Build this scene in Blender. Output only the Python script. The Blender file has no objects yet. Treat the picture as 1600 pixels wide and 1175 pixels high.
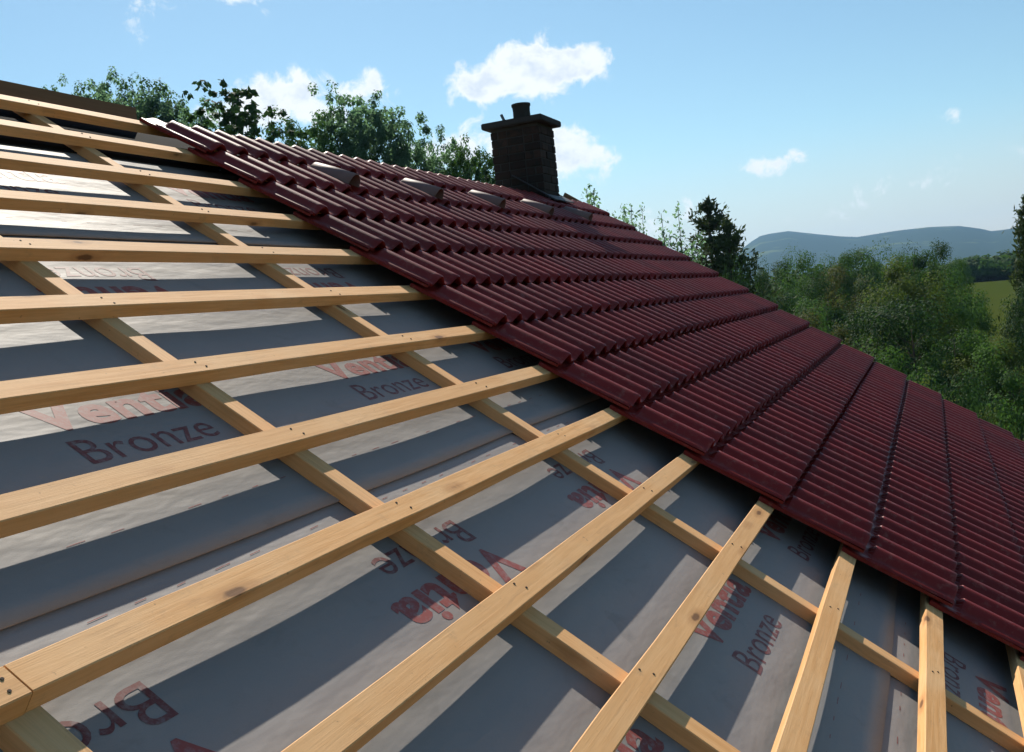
import bpy, bmesh, math, random
import numpy as np
from mathutils import Matrix, Vector

R = math.radians
SC = bpy.context.scene
COL = SC.collection
random.seed(7)

# ------------------------------------------------------------------ camera, sky, sun, exposure
CAMZ = 7.0
cam_d = bpy.data.cameras.new('camera')
cam = bpy.data.objects.new('camera', cam_d)
COL.objects.link(cam)
cam_d.sensor_width = 36.0
cam_d.lens = 36.0 * 1571.56 / 1600.0
cam_d.clip_start = 0.05
cam_d.clip_end = 20000
cx_ = Vector((0.38258, -0.91826, -0.10212)).normalized()
cz_ = Vector((0.91886, 0.38970, -0.06182))
cz_ = (cz_ - cx_ * cz_.dot(cx_)).normalized()
up_ = cx_.cross(cz_)
cam.matrix_world = Matrix(((cx_.x, up_.x, -cz_.x, 0), (cx_.y, up_.y, -cz_.y, 0), (cx_.z, up_.z, -cz_.z, CAMZ), (0, 0, 0, 1)))
SC.camera = cam

SUN_DIR = Vector((1.94, 1.41, 2.18)).normalized()
SUN_EL = math.asin(SUN_DIR.z)
SUN_ROT = math.atan2(SUN_DIR.x, SUN_DIR.y)
sun_d = bpy.data.lights.new('sun', 'SUN')
sun_d.energy = 5.0
sun_d.angle = R(0.5)
sun_d.color = (1.0, 0.93, 0.82)
sun = bpy.data.objects.new('sun', sun_d)
COL.objects.link(sun)
sun.location = (20, 20, 60)
sun.rotation_euler = (-SUN_DIR).to_track_quat('-Z', 'Y').to_euler()

SC.view_settings.view_transform = 'Standard'
SC.view_settings.look = 'None'
SC.view_settings.gamma = 1.0
SC.view_settings.exposure = 0.32
SC.view_settings.use_curve_mapping = False
SKY_STRENGTH = 0.087
SC.cycles.volume_bounces = 0
SC.cycles.max_bounces = 6
SC.cycles.diffuse_bounces = 1
SC.cycles.transparent_max_bounces = 8
SC.cycles.use_adaptive_sampling = True
SC.cycles.adaptive_threshold = 0.02
try:
    SC.cycles.use_denoising = True
except Exception:
    pass


class NT:
    """small helper for node trees"""
    def __init__(self, tree):
        self.t = tree

    def n(self, typ, **kw):
        nd = self.t.nodes.new(typ)
        for k, v in kw.items():
            setattr(nd, k, v)
        return nd

    def put(self, sock, v):
        if isinstance(v, bpy.types.NodeSocket):
            self.t.links.new(v, sock)
        elif v is not None:
            sock.default_value = v

    def math(self, op, a, b=None, c=None, clamp=False):
        nd = self.n('ShaderNodeMath', operation=op, use_clamp=clamp)
        self.put(nd.inputs[0], a)
        if b is not None:
            self.put(nd.inputs[1], b)
        if c is not None:
            self.put(nd.inputs[2], c)
        return nd.outputs[0]

    def mix(self, f, a, b, blend='MIX'):
        nd = self.n('ShaderNodeMix', data_type='RGBA', blend_type=blend)
        self.put(nd.inputs[0], f)
        self.put(nd.inputs[6], a if isinstance(a, bpy.types.NodeSocket) else tuple(a) + (1,))
        self.put(nd.inputs[7], b if isinstance(b, bpy.types.NodeSocket) else tuple(b) + (1,))
        return nd.outputs[2]

    def step(self, v, lo, hi, a=0.0, b=1.0):
        nd = self.n('ShaderNodeMapRange', interpolation_type='SMOOTHSTEP')
        self.put(nd.inputs[0], v)
        nd.inputs[1].default_value = lo
        nd.inputs[2].default_value = hi
        nd.inputs[3].default_value = a
        nd.inputs[4].default_value = b
        return nd.outputs[0]

    def noise(self, vec, scale, detail=4, rough=0.5, dist=0.0):
        nd = self.n('ShaderNodeTexNoise')
        self.put(nd.inputs['Vector'], vec)
        nd.inputs['Scale'].default_value = scale
        nd.inputs['Detail'].default_value = detail
        nd.inputs['Roughness'].default_value = rough
        nd.inputs['Distortion'].default_value = dist
        return nd.outputs[0]

    def mapping(self, vec, scale=(1, 1, 1), loc=None):
        nd = self.n('ShaderNodeMapping')
        self.put(nd.inputs[0], vec)
        nd.inputs[3].default_value = scale
        if loc is not None:
            self.put(nd.inputs[1], loc)
        return nd.outputs[0]


def build_world():
    w = bpy.data.worlds.new('World')
    SC.world = w
    w.use_nodes = True
    T = NT(w.node_tree)
    bg = w.node_tree.nodes['Background']
    bg.inputs[1].default_value = SKY_STRENGTH
    sky = T.n('ShaderNodeTexSky', sky_type='NISHITA')
    sky.sun_disc = False
    sky.sun_elevation = SUN_EL
    sky.sun_rotation = SUN_ROT
    sky.altitude = 400
    sky.air_density = 1.05
    sky.dust_density = 0.22
    sky.ozone_density = 2.0
    tc = T.n('ShaderNodeTexCoord').outputs['Generated']
    sep = T.n('ShaderNodeSeparateXYZ')
    T.put(sep.inputs[0], tc)
    x, y, z = sep.outputs
    az = T.math('MULTIPLY', T.math('ARCTAN2', y, x), 180 / math.pi)
    el = T.math('MULTIPLY', T.math('ARCSINE', z), 180 / math.pi)
    # puffs of the cumulus clouds in view: azimuth, elevation, half width, half height, weight
    puffs = [(21.9, 13.25, 1.5, 1.0, 1.0), (23.6, 12.9, 1.2, 1.0, 0.9), (20.3, 13.9, 1.3, 1.25, 1.1), (18.6, 13.6, 1.6, 1.35, 1.15),
             (17.2, 13.2, 1.5, 1.1, 1.0), (19.6, 12.7, 2.0, 0.9, 0.9), (22.6, 12.6, 1.8, 0.7, 0.7),
             (36.2, 18.5, 2.4, 1.5, 0.9), (40.9, 17.0, 1.5, 1.2, 0.35),
             (33.3, 13.3, 1.6, 1.0, 1.05), (34.8, 12.6, 1.7, 1.0, 1.0), (36.8, 11.9, 2.0, 1.1, 0.9), (29.8, 13.1, 1.3, 1.0, 1.0), (31.6, 11.6, 2.6, 0.9, 0.8),
             (23.9, 9.6, 1.7, 1.4, 0.9), (26.0, 9.3, 2.0, 1.0, 0.8), (18.4, 9.1, 1.3, 1.1, 0.95), (17.4, 8.3, 1.2, 1.0, 0.75), (19.4, 7.9, 2.2, 1.3, 0.8), (20.5, 9.0, 2.0, 1.2, 0.8),
             (7.2, 6.75, 1.0, 0.42, 0.75), (8.3, 6.45, 0.7, 0.6, 0.75), (6.1, 6.85, 0.6, 0.36, 0.7), (7.6, 6.2, 1.2, 0.5, 0.45),
             (-0.6, 7.7, 0.7, 0.45, 0.42), (-1.1, 7.2, 0.9, 0.5, 0.28), (3.7, 3.7, 1.0, 0.7, 0.3),
             (13.6, 4.2, 2.6, 0.9, 0.5), (0.5, 4.6, 3.5, 0.8, 0.30), (-3.0, 5.6, 3.0, 0.6, 0.26), (6.5, 3.4, 3.0, 0.5, 0.26)]
    wa = T.noise(tc, 15, 4, 0.55)
    wb = T.noise(T.mapping(tc, (1, 1, 1), (5.2, 3.1, 1.7)), 15, 4, 0.55)
    azw = T.math('ADD', az, T.math('MULTIPLY', T.math('SUBTRACT', wa, 0.5), 5.0))
    elw = T.math('ADD', el, T.math('MULTIPLY', T.math('SUBTRACT', wb, 0.5), 2.6))
    field = None
    for (a, e, sa, se, wt) in puffs:
        dx = T.math('MULTIPLY', T.math('SUBTRACT', azw, a), 1 / sa)
        dy = T.math('MULTIPLY', T.math('SUBTRACT', elw, e), 1 / se)
        rr = T.math('ADD', T.math('MULTIPLY', dx, dx), T.math('MULTIPLY', dy, dy))
        g = T.math('MULTIPLY', T.math('POWER', 2.718, T.math('MULTIPLY', rr, -1.1)), wt)
        field = g if field is None else T.math('ADD', field, g)
    field = T.math('MINIMUM', field, 1.25)
    n1 = T.noise(tc, 38, 9, 0.62, 0.4)
    n2 = T.noise(tc, 9, 3, 0.5)
    # the same sort of fair-weather clouds over the rest of the sky
    ring = T.step(T.math('ABSOLUTE', T.math('SUBTRACT', az, 22)), 38, 50)
    gen = T.math('MULTIPLY', T.step(n2, 0.60, 0.74), ring)
    gen = T.math('MULTIPLY', gen, T.math('MULTIPLY', T.step(el, 3, 9), T.step(el, 40, 28)))
    field = T.math('MAXIMUM', field, gen)
    dens = T.math('ADD', field, T.math('MULTIPLY', T.math('SUBTRACT', n1, 0.5), 2.6))
    mask = T.step(dens, 0.28, 0.92)
    mask = T.math('MULTIPLY', mask, T.step(field, 0.05, 0.3))
    n3 = T.noise(T.mapping(tc, (1, 1, 1.6), (0.02, 0.01, -0.01)), 34, 5, 0.55)
    thick = T.step(dens, 0.6, 1.5)
    shade = T.math('MULTIPLY', T.step(n3, 0.40, 0.66), thick)
    k = 1.0 / (SKY_STRENGTH * 2 ** 0.25)
    ccol = T.mix(shade, (0.97 * k, 1.0 * k, 1.0 * k), (0.70 * k, 0.78 * k, 0.88 * k))
    # thin milky veil low over the hills
    veil = T.math('MULTIPLY', T.step(el, 9.0, 0.8), 0.7)
    skyc = T.mix(1.0, sky.outputs[0], (0.93, 1.075, 1.0), 'MULTIPLY')
    base = T.mix(veil, skyc, (0.68 * k, 0.605 * k, 0.585 * k))
    out = T.mix(T.math('MULTIPLY', mask, 0.96), base, ccol)
    T.put(bg.inputs[0], out)


build_world()


# ------------------------------------------------------------------ small helpers
def tag(o, label=None, cat=None, group=None, kind=None):
    if label: o['label'] = label
    if cat: o['category'] = cat
    if group: o['group'] = group
    if kind: o['kind'] = kind
    return o


def empty(name, loc):
    o = bpy.data.objects.new(name, None)
    o.empty_display_size = 0.3
    o.location = loc
    COL.objects.link(o)
    return o


def link(name, me, parent=None, mw=None):
    """link a mesh object; mw is its matrix in its parent's space"""
    o = bpy.data.objects.new(name, me)
    COL.objects.link(o)
    if parent is not None:
        o.parent = parent
    if mw is not None:
        o.matrix_basis = mw
    return o


def mesh(name, verts, faces, mat=None, smooth=False):
    me = bpy.data.meshes.new(name)
    me.from_pydata([tuple(v) for v in verts], [], [tuple(f) for f in faces])
    if mat:
        me.materials.append(mat)
    if smooth:
        me.polygons.foreach_set('use_smooth', [True] * len(me.polygons))
    me.update()
    return me


def np_mesh(name, V, F, mat, tint=None):
    """quads from numpy arrays, optional per-vertex grey tint"""
    me = bpy.data.meshes.new(name)
    n, m = len(V), len(F)
    me.vertices.add(n)
    me.vertices.foreach_set('co', np.asarray(V, np.float32).ravel())
    me.loops.add(m * 4)
    me.loops.foreach_set('vertex_index', np.asarray(F, np.int32).ravel())
    me.polygons.add(m)
    me.polygons.foreach_set('loop_start', np.arange(0, m * 4, 4, dtype=np.int32))
    if tint is not None:
        at = me.attributes.new('tint', 'FLOAT', 'POINT')
        at.data.foreach_set('value', np.asarray(tint, np.float32))
    me.materials.append(mat)
    me.update(calc_edges=True)
    return me


class MB:
    """collects boxes and tubes into one mesh"""
    def __init__(self):
        self.v, self.f = [], []

    def box(self, x0, x1, y0, y1, z0, z1):
        b = len(self.v)
        self.v += [(x0, y0, z0), (x1, y0, z0), (x1, y1, z0), (x0, y1, z0), (x0, y0, z1), (x1, y0, z1), (x1, y1, z1), (x0, y1, z1)]
        self.f += [tuple(b + i for i in q) for q in ((0, 3, 2, 1), (4, 5, 6, 7), (0, 1, 5, 4), (1, 2, 6, 5), (2, 3, 7, 6), (3, 0, 4, 7))]
        return self

    def tube(self, pts, rad, n=6, cap=True):
        b = len(self.v)
        pts = [Vector(p) for p in pts]
        ref = Vector((0.3, 0.2, 0.9))
        for i, p in enumerate(pts):
            d = (pts[min(i + 1, len(pts) - 1)] - pts[max(i - 1, 0)]).normalized()
            a = d.cross(ref)
            if a.length < 1e-3:
                a = d.cross(Vector((1, 0, 0)))
            a.normalize()
            c = d.cross(a)
            for k in range(n):
                t = 2 * math.pi * k / n
                self.v.append(tuple(p + (a * math.cos(t) + c * math.sin(t)) * rad[i]))
        for i in range(len(pts) - 1):
            for k in range(n):
                self.f.append((b + i * n + k, b + i * n + (k + 1) % n, b + (i + 1) * n + (k + 1) % n, b + (i + 1) * n + k))
        if cap:
            self.f.append(tuple(b + (len(pts) - 1) * n + k for k in range(n)))
            self.f.append(tuple(b + k for k in reversed(range(n))))
        return self

    def mesh(self, name, mat, smooth=False):
        return mesh(name, self.v, self.f, mat, smooth)


# ------------------------------------------------------------------ materials
def new_mat(name):
    m = bpy.data.materials.new(name)
    m.use_nodes = True
    T = NT(m.node_tree)
    b = m.node_tree.nodes['Principled BSDF']
    return m, T, b


def bump(T, b, h, strength=0.3, dist=0.01):
    nd = T.n('ShaderNodeBump')
    nd.inputs['Strength'].default_value = strength
    nd.inputs['Distance'].default_value = dist
    T.put(nd.inputs['Height'], h)
    T.put(b.inputs['Normal'], nd.outputs[0])


def offset_coords(T, k=37.0):
    tc = T.n('ShaderNodeTexCoord').outputs['Object']
    oi = T.n('ShaderNodeObjectInfo').outputs['Random']
    off = T.math('MULTIPLY', oi, k)
    cb = T.n('ShaderNodeCombineXYZ')
    for i in range(3):
        T.put(cb.inputs[i], off)
    va = T.n('ShaderNodeVectorMath', operation='ADD')
    T.put(va.inputs[0], tc)
    T.put(va.inputs[1], cb.outputs[0])
    return va.outputs[0], oi


def mat_wood():
    m, T, b = new_mat('sawn_spruce')
    co, oi = offset_coords(T)
    grain = T.noise(T.mapping(co, (1.2, 30, 30)), 3.0, 5, 0.6, 0.6)
    fine = T.noise(T.mapping(co, (4, 160, 160)), 3.0, 3, 0.6)
    blot = T.noise(co, 3.0, 4, 0.55)
    c = T.mix(T.step(grain, 0.3, 0.72), (0.87, 0.475, 0.195), (0.71, 0.335, 0.105))
    c = T.mix(T.math('MULTIPLY', T.step(fine, 0.45, 0.75), 0.35), c, (0.46, 0.23, 0.085))
    c = T.mix(T.math('MULTIPLY', T.step(blot, 0.42, 0.70), 0.40), c, (0.84, 0.56, 0.30))
    c = T.mix(T.math('MULTIPLY', oi, 0.5), c, (0.66, 0.37, 0.16))
    streak = T.noise(T.mapping(co, (0.9, 9, 9)), 4.0, 5, 0.65, 1.0)
    c = T.mix(T.math('MULTIPLY', T.step(streak, 0.54, 0.72), 0.38), c, (0.50, 0.27, 0.12))
    edge = T.noise(co, 16, 5, 0.7)
    c = T.mix(T.math('MULTIPLY', T.step(edge, 0.58, 0.74), 0.30), c, (0.40, 0.24, 0.12))
    # knots
    vo = T.n('ShaderNodeTexVoronoi')
    T.put(vo.inputs['Vector'], T.mapping(co, (4.5, 15, 15)))
    vo.inputs['Scale'].default_value = 1.0
    wob = T.noise(co, 40, 2, 0.5)
    dist = T.math('ADD', vo.outputs['Distance'], T.math('MULTIPLY', T.math('SUBTRACT', wob, 0.5), 0.12))
    pick = T.n('ShaderNodeSeparateColor')
    T.put(pick.inputs[0], vo.outputs['Color'])
    some = T.step(pick.outputs[0], 0.70, 0.74)
    ring = T.math('MULTIPLY', T.step(dist, 0.38, 0.17), some)
    core = T.math('MULTIPLY', T.step(dist, 0.18, 0.09), some)
    c = T.mix(T.math('MULTIPLY', ring, 0.45), c, (0.42, 0.18, 0.055))
    c = T.mix(T.math('MULTIPLY', core, 0.8), c, (0.12, 0.05, 0.02))
    # small dirty specks
    sp = T.noise(co, 55, 3, 0.65)
    c = T.mix(T.math('MULTIPLY', T.step(sp, 0.68, 0.76), 0.55), c, (0.17, 0.09, 0.04))
    T.put(b.inputs['Base Color'], c)
    b.inputs['Roughness'].default_value = 0.72
    b.inputs['Specular IOR Level'].default_value = 0.25
    bump(T, b, T.math('ADD', T.math('MULTIPLY', fine, 0.6), grain), 0.22, 0.003)
    return m


def mat_old_wood():
    m, T, b = new_mat('weathered_dark_timber')
    co, oi = offset_coords(T)
    g = T.noise(T.mapping(co, (1, 25, 25)), 3, 5, 0.6)
    T.put(b.inputs['Base Color'], T.mix(g, (0.17, 0.115, 0.06), (0.09, 0.06, 0.033)))
    b.inputs['Roughness'].default_value = 0.85
    return m


def mat_membrane():
    m, T, b = new_mat('grey_roofing_underlay')
    tc = T.n('ShaderNodeTexCoord').outputs['Object']
    a = T.noise(tc, 2.2, 5, 0.6)
    f = T.noise(tc, 420, 2, 0.6)
    dust = T.noise(tc, 9, 6, 0.65)
    c = T.mix(a, (0.245, 0.225, 0.215), (0.315, 0.288, 0.265))
    c = T.mix(T.math('MULTIPLY', T.step(f, 0.45, 0.75), 0.25), c, (0.20, 0.20, 0.21))
    smudge = T.noise(T.mapping(tc, (1, 1.6, 1)), 5.5, 7, 0.68, 0.8)
    c = T.mix(T.math('MULTIPLY', T.step(smudge, 0.55, 0.72), 0.35), c, (0.19, 0.175, 0.16))
    c = T.mix(T.math('MULTIPLY', T.step(dust, 0.55, 0.8), 0.3), c, (0.35, 0.32, 0.29))
    T.put(b.inputs['Base Color'], c)
    b.inputs['Roughness'].default_value = 0.6
    b.inputs['Specular IOR Level'].default_value = 0.2
    cre = T.noise(T.mapping(tc, (1.2, 3.5, 1)), 3.5, 3, 0.5)
    bump(T, b, T.math('ADD', T.math('MULTIPLY', f, 0.03), cre), 0.4, 0.014)
    return m


def mat_plain(name, col, rough=0.6, spec=0.4, var=0.25, scale=8.0):
    m, T, b = new_mat(name)
    co, oi = offset_coords(T)
    n = T.noise(co, scale, 5, 0.6)
    d = tuple(x * (1 - var) for x in col)
    l = tuple(min(1, x * (1 + var)) for x in col)
    c = T.mix(n, d, l)
    T.put(b.inputs['Base Color'], c)
    b.inputs['Roughness'].default_value = rough
    b.inputs['Specular IOR Level'].default_value = spec
    return m


def mat_ink(name, col):
    m, T, b = new_mat(name)
    tc = T.n('ShaderNodeTexCoord').outputs['Object']
    wear = T.noise(tc, 60, 4, 0.7)
    big = T.noise(tc, 3, 2, 0.5)
    w = T.math('MULTIPLY', T.step(wear, 0.42, 0.75), T.math('ADD', 0.35, T.math('MULTIPLY', big, 0.5)))
    T.put(b.inputs['Base Color'], T.mix(w, col, (0.27, 0.25, 0.245)))
    b.inputs['Roughness'].default_value = 0.6
    b.inputs['Specular IOR Level'].default_value = 0.3
    return m


def mat_tile():
    m, T, b = new_mat('dark_red_engobe_tile')
    co, oi = offset_coords(T, 11.0)
    n = T.noise(co, 14, 5, 0.6)
    f = T.noise(co, 220, 2, 0.6)
    c = T.mix(n, (0.170, 0.008, 0.006), (0.250, 0.022, 0.015))
    c = T.mix(T.math('MULTIPLY', oi, 0.55), c, (0.095, 0.012, 0.008))
    dust = T.noise(co, 30, 5, 0.7)
    c = T.mix(T.math('MULTIPLY', T.step(dust, 0.50, 0.80), 0.38), c, (0.30, 0.17, 0.13))
    T.put(b.inputs['Base Color'], c)
    T.put(b.inputs['Roughness'], T.math('ADD', 0.38, T.math('MULTIPLY', n, 0.14)))
    b.inputs['Specular IOR Level'].default_value = 0.24
    bump(T, b, f, 0.12, 0.002)
    return m


def mat_brick():
    m, T, b = new_mat('sooty_clinker_brick')
    co, oi = offset_coords(T)
    n = T.noise(co, 18, 5, 0.65)
    c = T.mix(oi, (0.026, 0.016, 0.013), (0.058, 0.034, 0.025))
    c = T.mix(T.step(n, 0.4, 0.72), c, (0.022, 0.021, 0.018))
    T.put(b.inputs['Base Color'], c)
    b.inputs['Roughness'].default_value = 0.9
    b.inputs['Specular IOR Level'].default_value = 0.2
    bump(T, b, n, 0.5, 0.004)
    return m


def mat_leaf(name, dark, light, trans=0.35, warm=None):
    m, T, b = new_mat(name)
    at = T.n('ShaderNodeAttribute', attribute_name='tint')
    oi = T.n('ShaderNodeObjectInfo').outputs['Random']
    tc = T.n('ShaderNodeTexCoord').outputs['Object']
    cl = T.noise(tc, 1.1, 3, 0.55)
    c = T.mix(at.outputs['Fac'], dark, light)
    c = T.mix(T.math('MULTIPLY', T.step(cl, 0.40, 0.68), 0.6), c, warm or tuple(x * 1.5 for x in light))
    c = T.mix(T.math('MULTIPLY', oi, 0.45), c, tuple(x * 0.62 for x in dark))
    T.put(b.inputs['Base Color'], c)
    b.inputs['Roughness'].default_value = 0.75
    b.inputs['Specular IOR Level'].default_value = 0.12
    tr = T.n('ShaderNodeBsdfTranslucent')
    T.put(tr.inputs[0], T.mix(0.5, c, tuple((x * 1.7, y * 1.9, z * 1.0)[i] for i, (x, y, z) in enumerate([light] * 3))))
    mx = T.n('ShaderNodeMixShader')
    mx.inputs[0].default_value = trans
    T.put(mx.inputs[1], b.outputs[0])
    T.put(mx.inputs[2], tr.outputs[0])
    T.put(m.node_tree.nodes['Material Output'].inputs[0], mx.outputs[0])
    return m


def mat_ground():
    m, T, b = new_mat('meadow_grass')
    tc = T.n('ShaderNodeTexCoord').outputs['Object']
    a = T.noise(tc, 0.035, 5, 0.6)
    f = T.noise(tc, 1.3, 5, 0.7)
    far = T.noise(tc, 0.006, 5, 0.6)
    c = T.mix(a, (0.040, 0.066, 0.010), (0.072, 0.082, 0.018))
    c = T.mix(T.math('MULTIPLY', f, 0.6), c, (0.040, 0.052, 0.012))
    # woods and fields far away on the hills
    geo = T.n('ShaderNodeNewGeometry')
    ln = T.n('ShaderNodeVectorMath', operation='LENGTH')
    T.put(ln.inputs[0], geo.outputs['Position'])
    wood = T.mix(T.step(far, 0.34, 0.42), (0.10, 0.13, 0.04), (0.035, 0.055, 0.025))
    c = T.mix(T.step(ln.outputs['Value'], 250, 900), c, wood)
    T.put(b.inputs['Base Color'], c)
    b.inputs['Roughness'].default_value = 0.95
    b.inputs['Specular IOR Level'].default_value = 0.0
    return m


WOOD = mat_wood()
OLD = mat_old_wood()
MEMB = mat_membrane()
INK_RED = mat_ink('red_print', (0.26, 0.06, 0.05))
INK_DARK = mat_ink('dark_red_print', (0.16, 0.045, 0.042))
TILE = mat_tile()
VENT = mat_plain('pale_weathered_vent_cap', (0.21, 0.13, 0.115), 0.6, 0.25)
BRICK = mat_brick()
MORTAR = mat_plain('grey_mortar', (0.055, 0.052, 0.047), 0.95, 0.1)
CONC = mat_plain('sooty_concrete', (0.045, 0.043, 0.04), 0.9, 0.2)
CLAY = mat_plain('sooty_flue_clay', (0.04, 0.035, 0.03), 0.85, 0.2)
STEEL = mat_plain('dull_steel', (0.12, 0.12, 0.12), 0.5, 0.5)
RUST = mat_plain('dark_nail_steel', (0.05, 0.035, 0.025), 0.8, 0.2)
LEAD = mat_plain('dark_lead_flashing', (0.045, 0.04, 0.042), 0.6, 0.4)
DARK_SHEET = mat_plain('dark_ridge_sheet', (0.013, 0.014, 0.017), 0.95, 0.08)
PLASTER = mat_plain('rough_wall_plaster', (0.55, 0.52, 0.46), 0.95, 0.1)
BARK = mat_plain('tree_bark', (0.085, 0.065, 0.05), 0.95, 0.1, 0.4, 5)
GRASS = mat_ground()
LEAF_MID = mat_leaf('leaf_mid_green', (0.030, 0.074, 0.020), (0.070, 0.135, 0.034))
LEAF_DARK = mat_leaf('leaf_dark_green', (0.018, 0.046, 0.016), (0.044, 0.088, 0.028), 0.25)
LEAF_COOL = mat_leaf('leaf_cool_green', (0.068, 0.125, 0.085), (0.125, 0.205, 0.145), 0.75)
LEAF_YELLOW = mat_leaf('leaf_yellow_green', (0.048, 0.074, 0.018), (0.090, 0.118, 0.028), 0.35)
LEAF_BROWN = mat_leaf('leaf_olive_brown', (0.048, 0.062, 0.022), (0.098, 0.100, 0.038), 0.3)
NEEDLE = mat_leaf('conifer_needles', (0.030, 0.050, 0.020), (0.070, 0.095, 0.034), 0.2)

# ------------------------------------------------------------------ terrain
HILL = [(-60, .9), (-30, 1.2), (-12, 1.5), (-4.5, 1.71), (-3.9, 1.65), (-3, 1.64), (-2.4, 1.84), (-1.5, 2.05), (0, 2.18), (1.5, 2.18), (3.5, 2.14), (4.4, 2.26),
        (5.7, 2.52), (7.0, 2.82), (8.4, 2.77), (9.3, 2.35), (9.9, 1.9), (10.8, 1.5), (13, 1.1), (20, .9), (60, .8), (120, 1.0)]


def ground_z(d, az):
    z = 0.0
    if d > 30:
        z = 0.0383 * (min(d, 150) - 30)
    if d > 150:
        t = min(1, (d - 150) / 650)
        t = t * t * (3 - 2 * t)
        z = 4.6 + (-34 - 4.6) * t
    if d > 1200:
        e = float(np.interp(az, [h[0] for h in HILL], [h[1] for h in HILL]))
        top = CAMZ + 3200 * math.tan(R(e))
        t = max(0, 1 - abs(d - 3200) / 2000)
        t = t * t * (3 - 2 * t)
        z = -34 + (top + 34) * t
    return z


def build_ground():
    radii = [0, 4, 9, 15, 22, 30, 40, 52, 66, 84, 105, 128, 150, 175, 210, 260, 330, 430, 560, 750, 1000, 1200, 1400, 1650, 1900, 2150, 2400, 2600, 2800, 2950, 3080, 3200, 3330, 3500, 3700]
    az = list(np.arange(-180, -14, 6.0)) + list(np.arange(-14, 50, 0.5)) + list(np.arange(50, 180, 6.0))
    v, f = [(0, 0, 0)], []
    n = len(az)
    for r in radii[1:]:
        for a in az:
            w = 0.0
            if 30 < r < 3400:
                w = 0.012 * r * 0.12 * math.sin(a * 0.9 + r * 0.013) * (0.4 if r < 200 else 1)
                if r > 2500: w *= 0.35
            v.append((r * math.cos(R(a)), r * math.sin(R(a)), ground_z(r, a) + w))
    for k in range(n):
        f.append((0, 1 + k, 1 + (k + 1) % n))
    for i in range(len(radii) - 2):
        for k in range(n):
            a, b = 1 + i * n + k, 1 + i * n + (k + 1) % n
            f.append((a, a + n, b + n, b))
    tag(link('ground', mesh('ground', v, f, GRASS, True)), kind='structure')


build_ground()

# ------------------------------------------------------------------ the house and its roof frame
PITCH = R(34.6)
CP, SP = math.cos(PITCH), math.sin(PITCH)
HOUSE = Vector((3.6, 3.41, 0))
house = empty('house', HOUSE)
tag(house, 'house roof half stripped to battens and half covered in dark red tiles', 'house')
UX, WX, NX = Vector((1, 0, 0)), Vector((0, CP, SP)), Vector((0, -SP, CP))


def P(u, v, h):
    return Vector((0, 0, CAMZ)) + UX * u + WX * v + NX * h


def roofm(u, v, h, along='u'):
    """matrix in the house's space: local x along the battens (or up the slope), z out of the roof"""
    o = P(u, v, h) - HOUSE
    if along == 'u':
        X, Y = UX, WX
    else:
        X, Y = WX, -UX
    return Matrix(((X.x, Y.x, NX.x, o.x), (X.y, Y.y, NX.y, o.y), (X.z, Y.z, NX.z, o.z), (0, 0, 0, 1)))


H_BAT = -1.0          # top of the battens below the eye, square to the slope
T_BAT = 0.038
H_MEM = H_BAT - 2 * T_BAT
U_LEFT, U_VERGE = -2.4, 9.84
V_RIDGE, V_EAVE = 3.45, -3.25
TILE_U0, TILE_W, GAUGE, NOSE0 = 3.70, 0.3232, 0.3265, 1.002
NCOL = 19

# walls and the far slope
YE = P(0, V_EAVE, H_MEM).y + 0.45
ZE = P(0, V_EAVE, H_MEM).z + 0.25
YR, ZR = P(0, V_RIDGE, H_MEM).y, P(0, V_RIDGE, H_MEM).z


def hl(x, y, z):
    return (x - HOUSE.x, y - HOUSE.y, z)


YB = 2 * YR - YE
for (x0, x1) in ((U_LEFT + 0.2, U_LEFT + 0.5), (U_VERGE - 0.55, U_VERGE - 0.25)):
    vs = [hl(x, y, z) for x in (x0, x1) for (y, z) in ((YE, -0.3), (YB, -0.3), (YB, ZE - 0.05), (YR, ZR - 0.16), (YE, ZE - 0.05))]
    fs = [(0, 1, 2, 3, 4), (9, 8, 7, 6, 5)] + [(i, i + 5, (i + 1) % 5 + 5, (i + 1) % 5) for i in range(5)]
    link('gable_wall', mesh('gable_wall', vs, fs, PLASTER), house)
for (y0, y1) in ((YE, YE + 0.3), (YB - 0.3, YB)):
    a, b = hl(U_LEFT + 0.5, y0, -0.3), hl(U_VERGE - 0.55, y1, ZE - 0.06)
    link('eaves_wall', MB().box(a[0], b[0], a[1], b[1], a[2], b[2]).mesh('eaves_wall', PLASTER), house)
rs = [P(U_LEFT, V_RIDGE, H_MEM - 0.005), P(U_VERGE, V_RIDGE, H_MEM - 0.005)]
dy, dz = CP * 6.7, -SP * 6.7
bs = [hl(*rs[0]), hl(*rs[1]), hl(rs[1].x, rs[1].y + dy, rs[1].z + dz), hl(rs[0].x, rs[0].y + dy, rs[0].z + dz)]
bs += [(x, y, z - 0.04) for (x, y, z) in bs]
link('back_slope', mesh('back_slope', bs, [(0, 1, 2, 3), (7, 6, 5, 4), (0, 4, 5, 1), (1, 5, 6, 2), (2, 6, 7, 3), (3, 7, 4, 0)], MEMB), house)
# soffit boarding under the underlay so that the roof has a body
ub = [P(u, v, h) - HOUSE for h in (H_MEM - 0.03, H_MEM - 0.055) for (u, v) in ((U_LEFT, V_EAVE), (U_VERGE, V_EAVE), (U_VERGE, V_RIDGE - 0.02), (U_LEFT, V_RIDGE - 0.02))]
link('roof_boarding', mesh('roof_boarding', ub, [(0, 1, 2, 3), (7, 6, 5, 4), (0, 4, 5, 1), (1, 5, 6, 2), (2, 6, 7, 3), (3, 7, 4, 0)], OLD), house)

CB0, CBD, CBW = 0.938, 1.078, 0.058
SEAMS = [V_EAVE, -1.85, -0.50, 0.86, 2.21, V_RIDGE]


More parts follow.
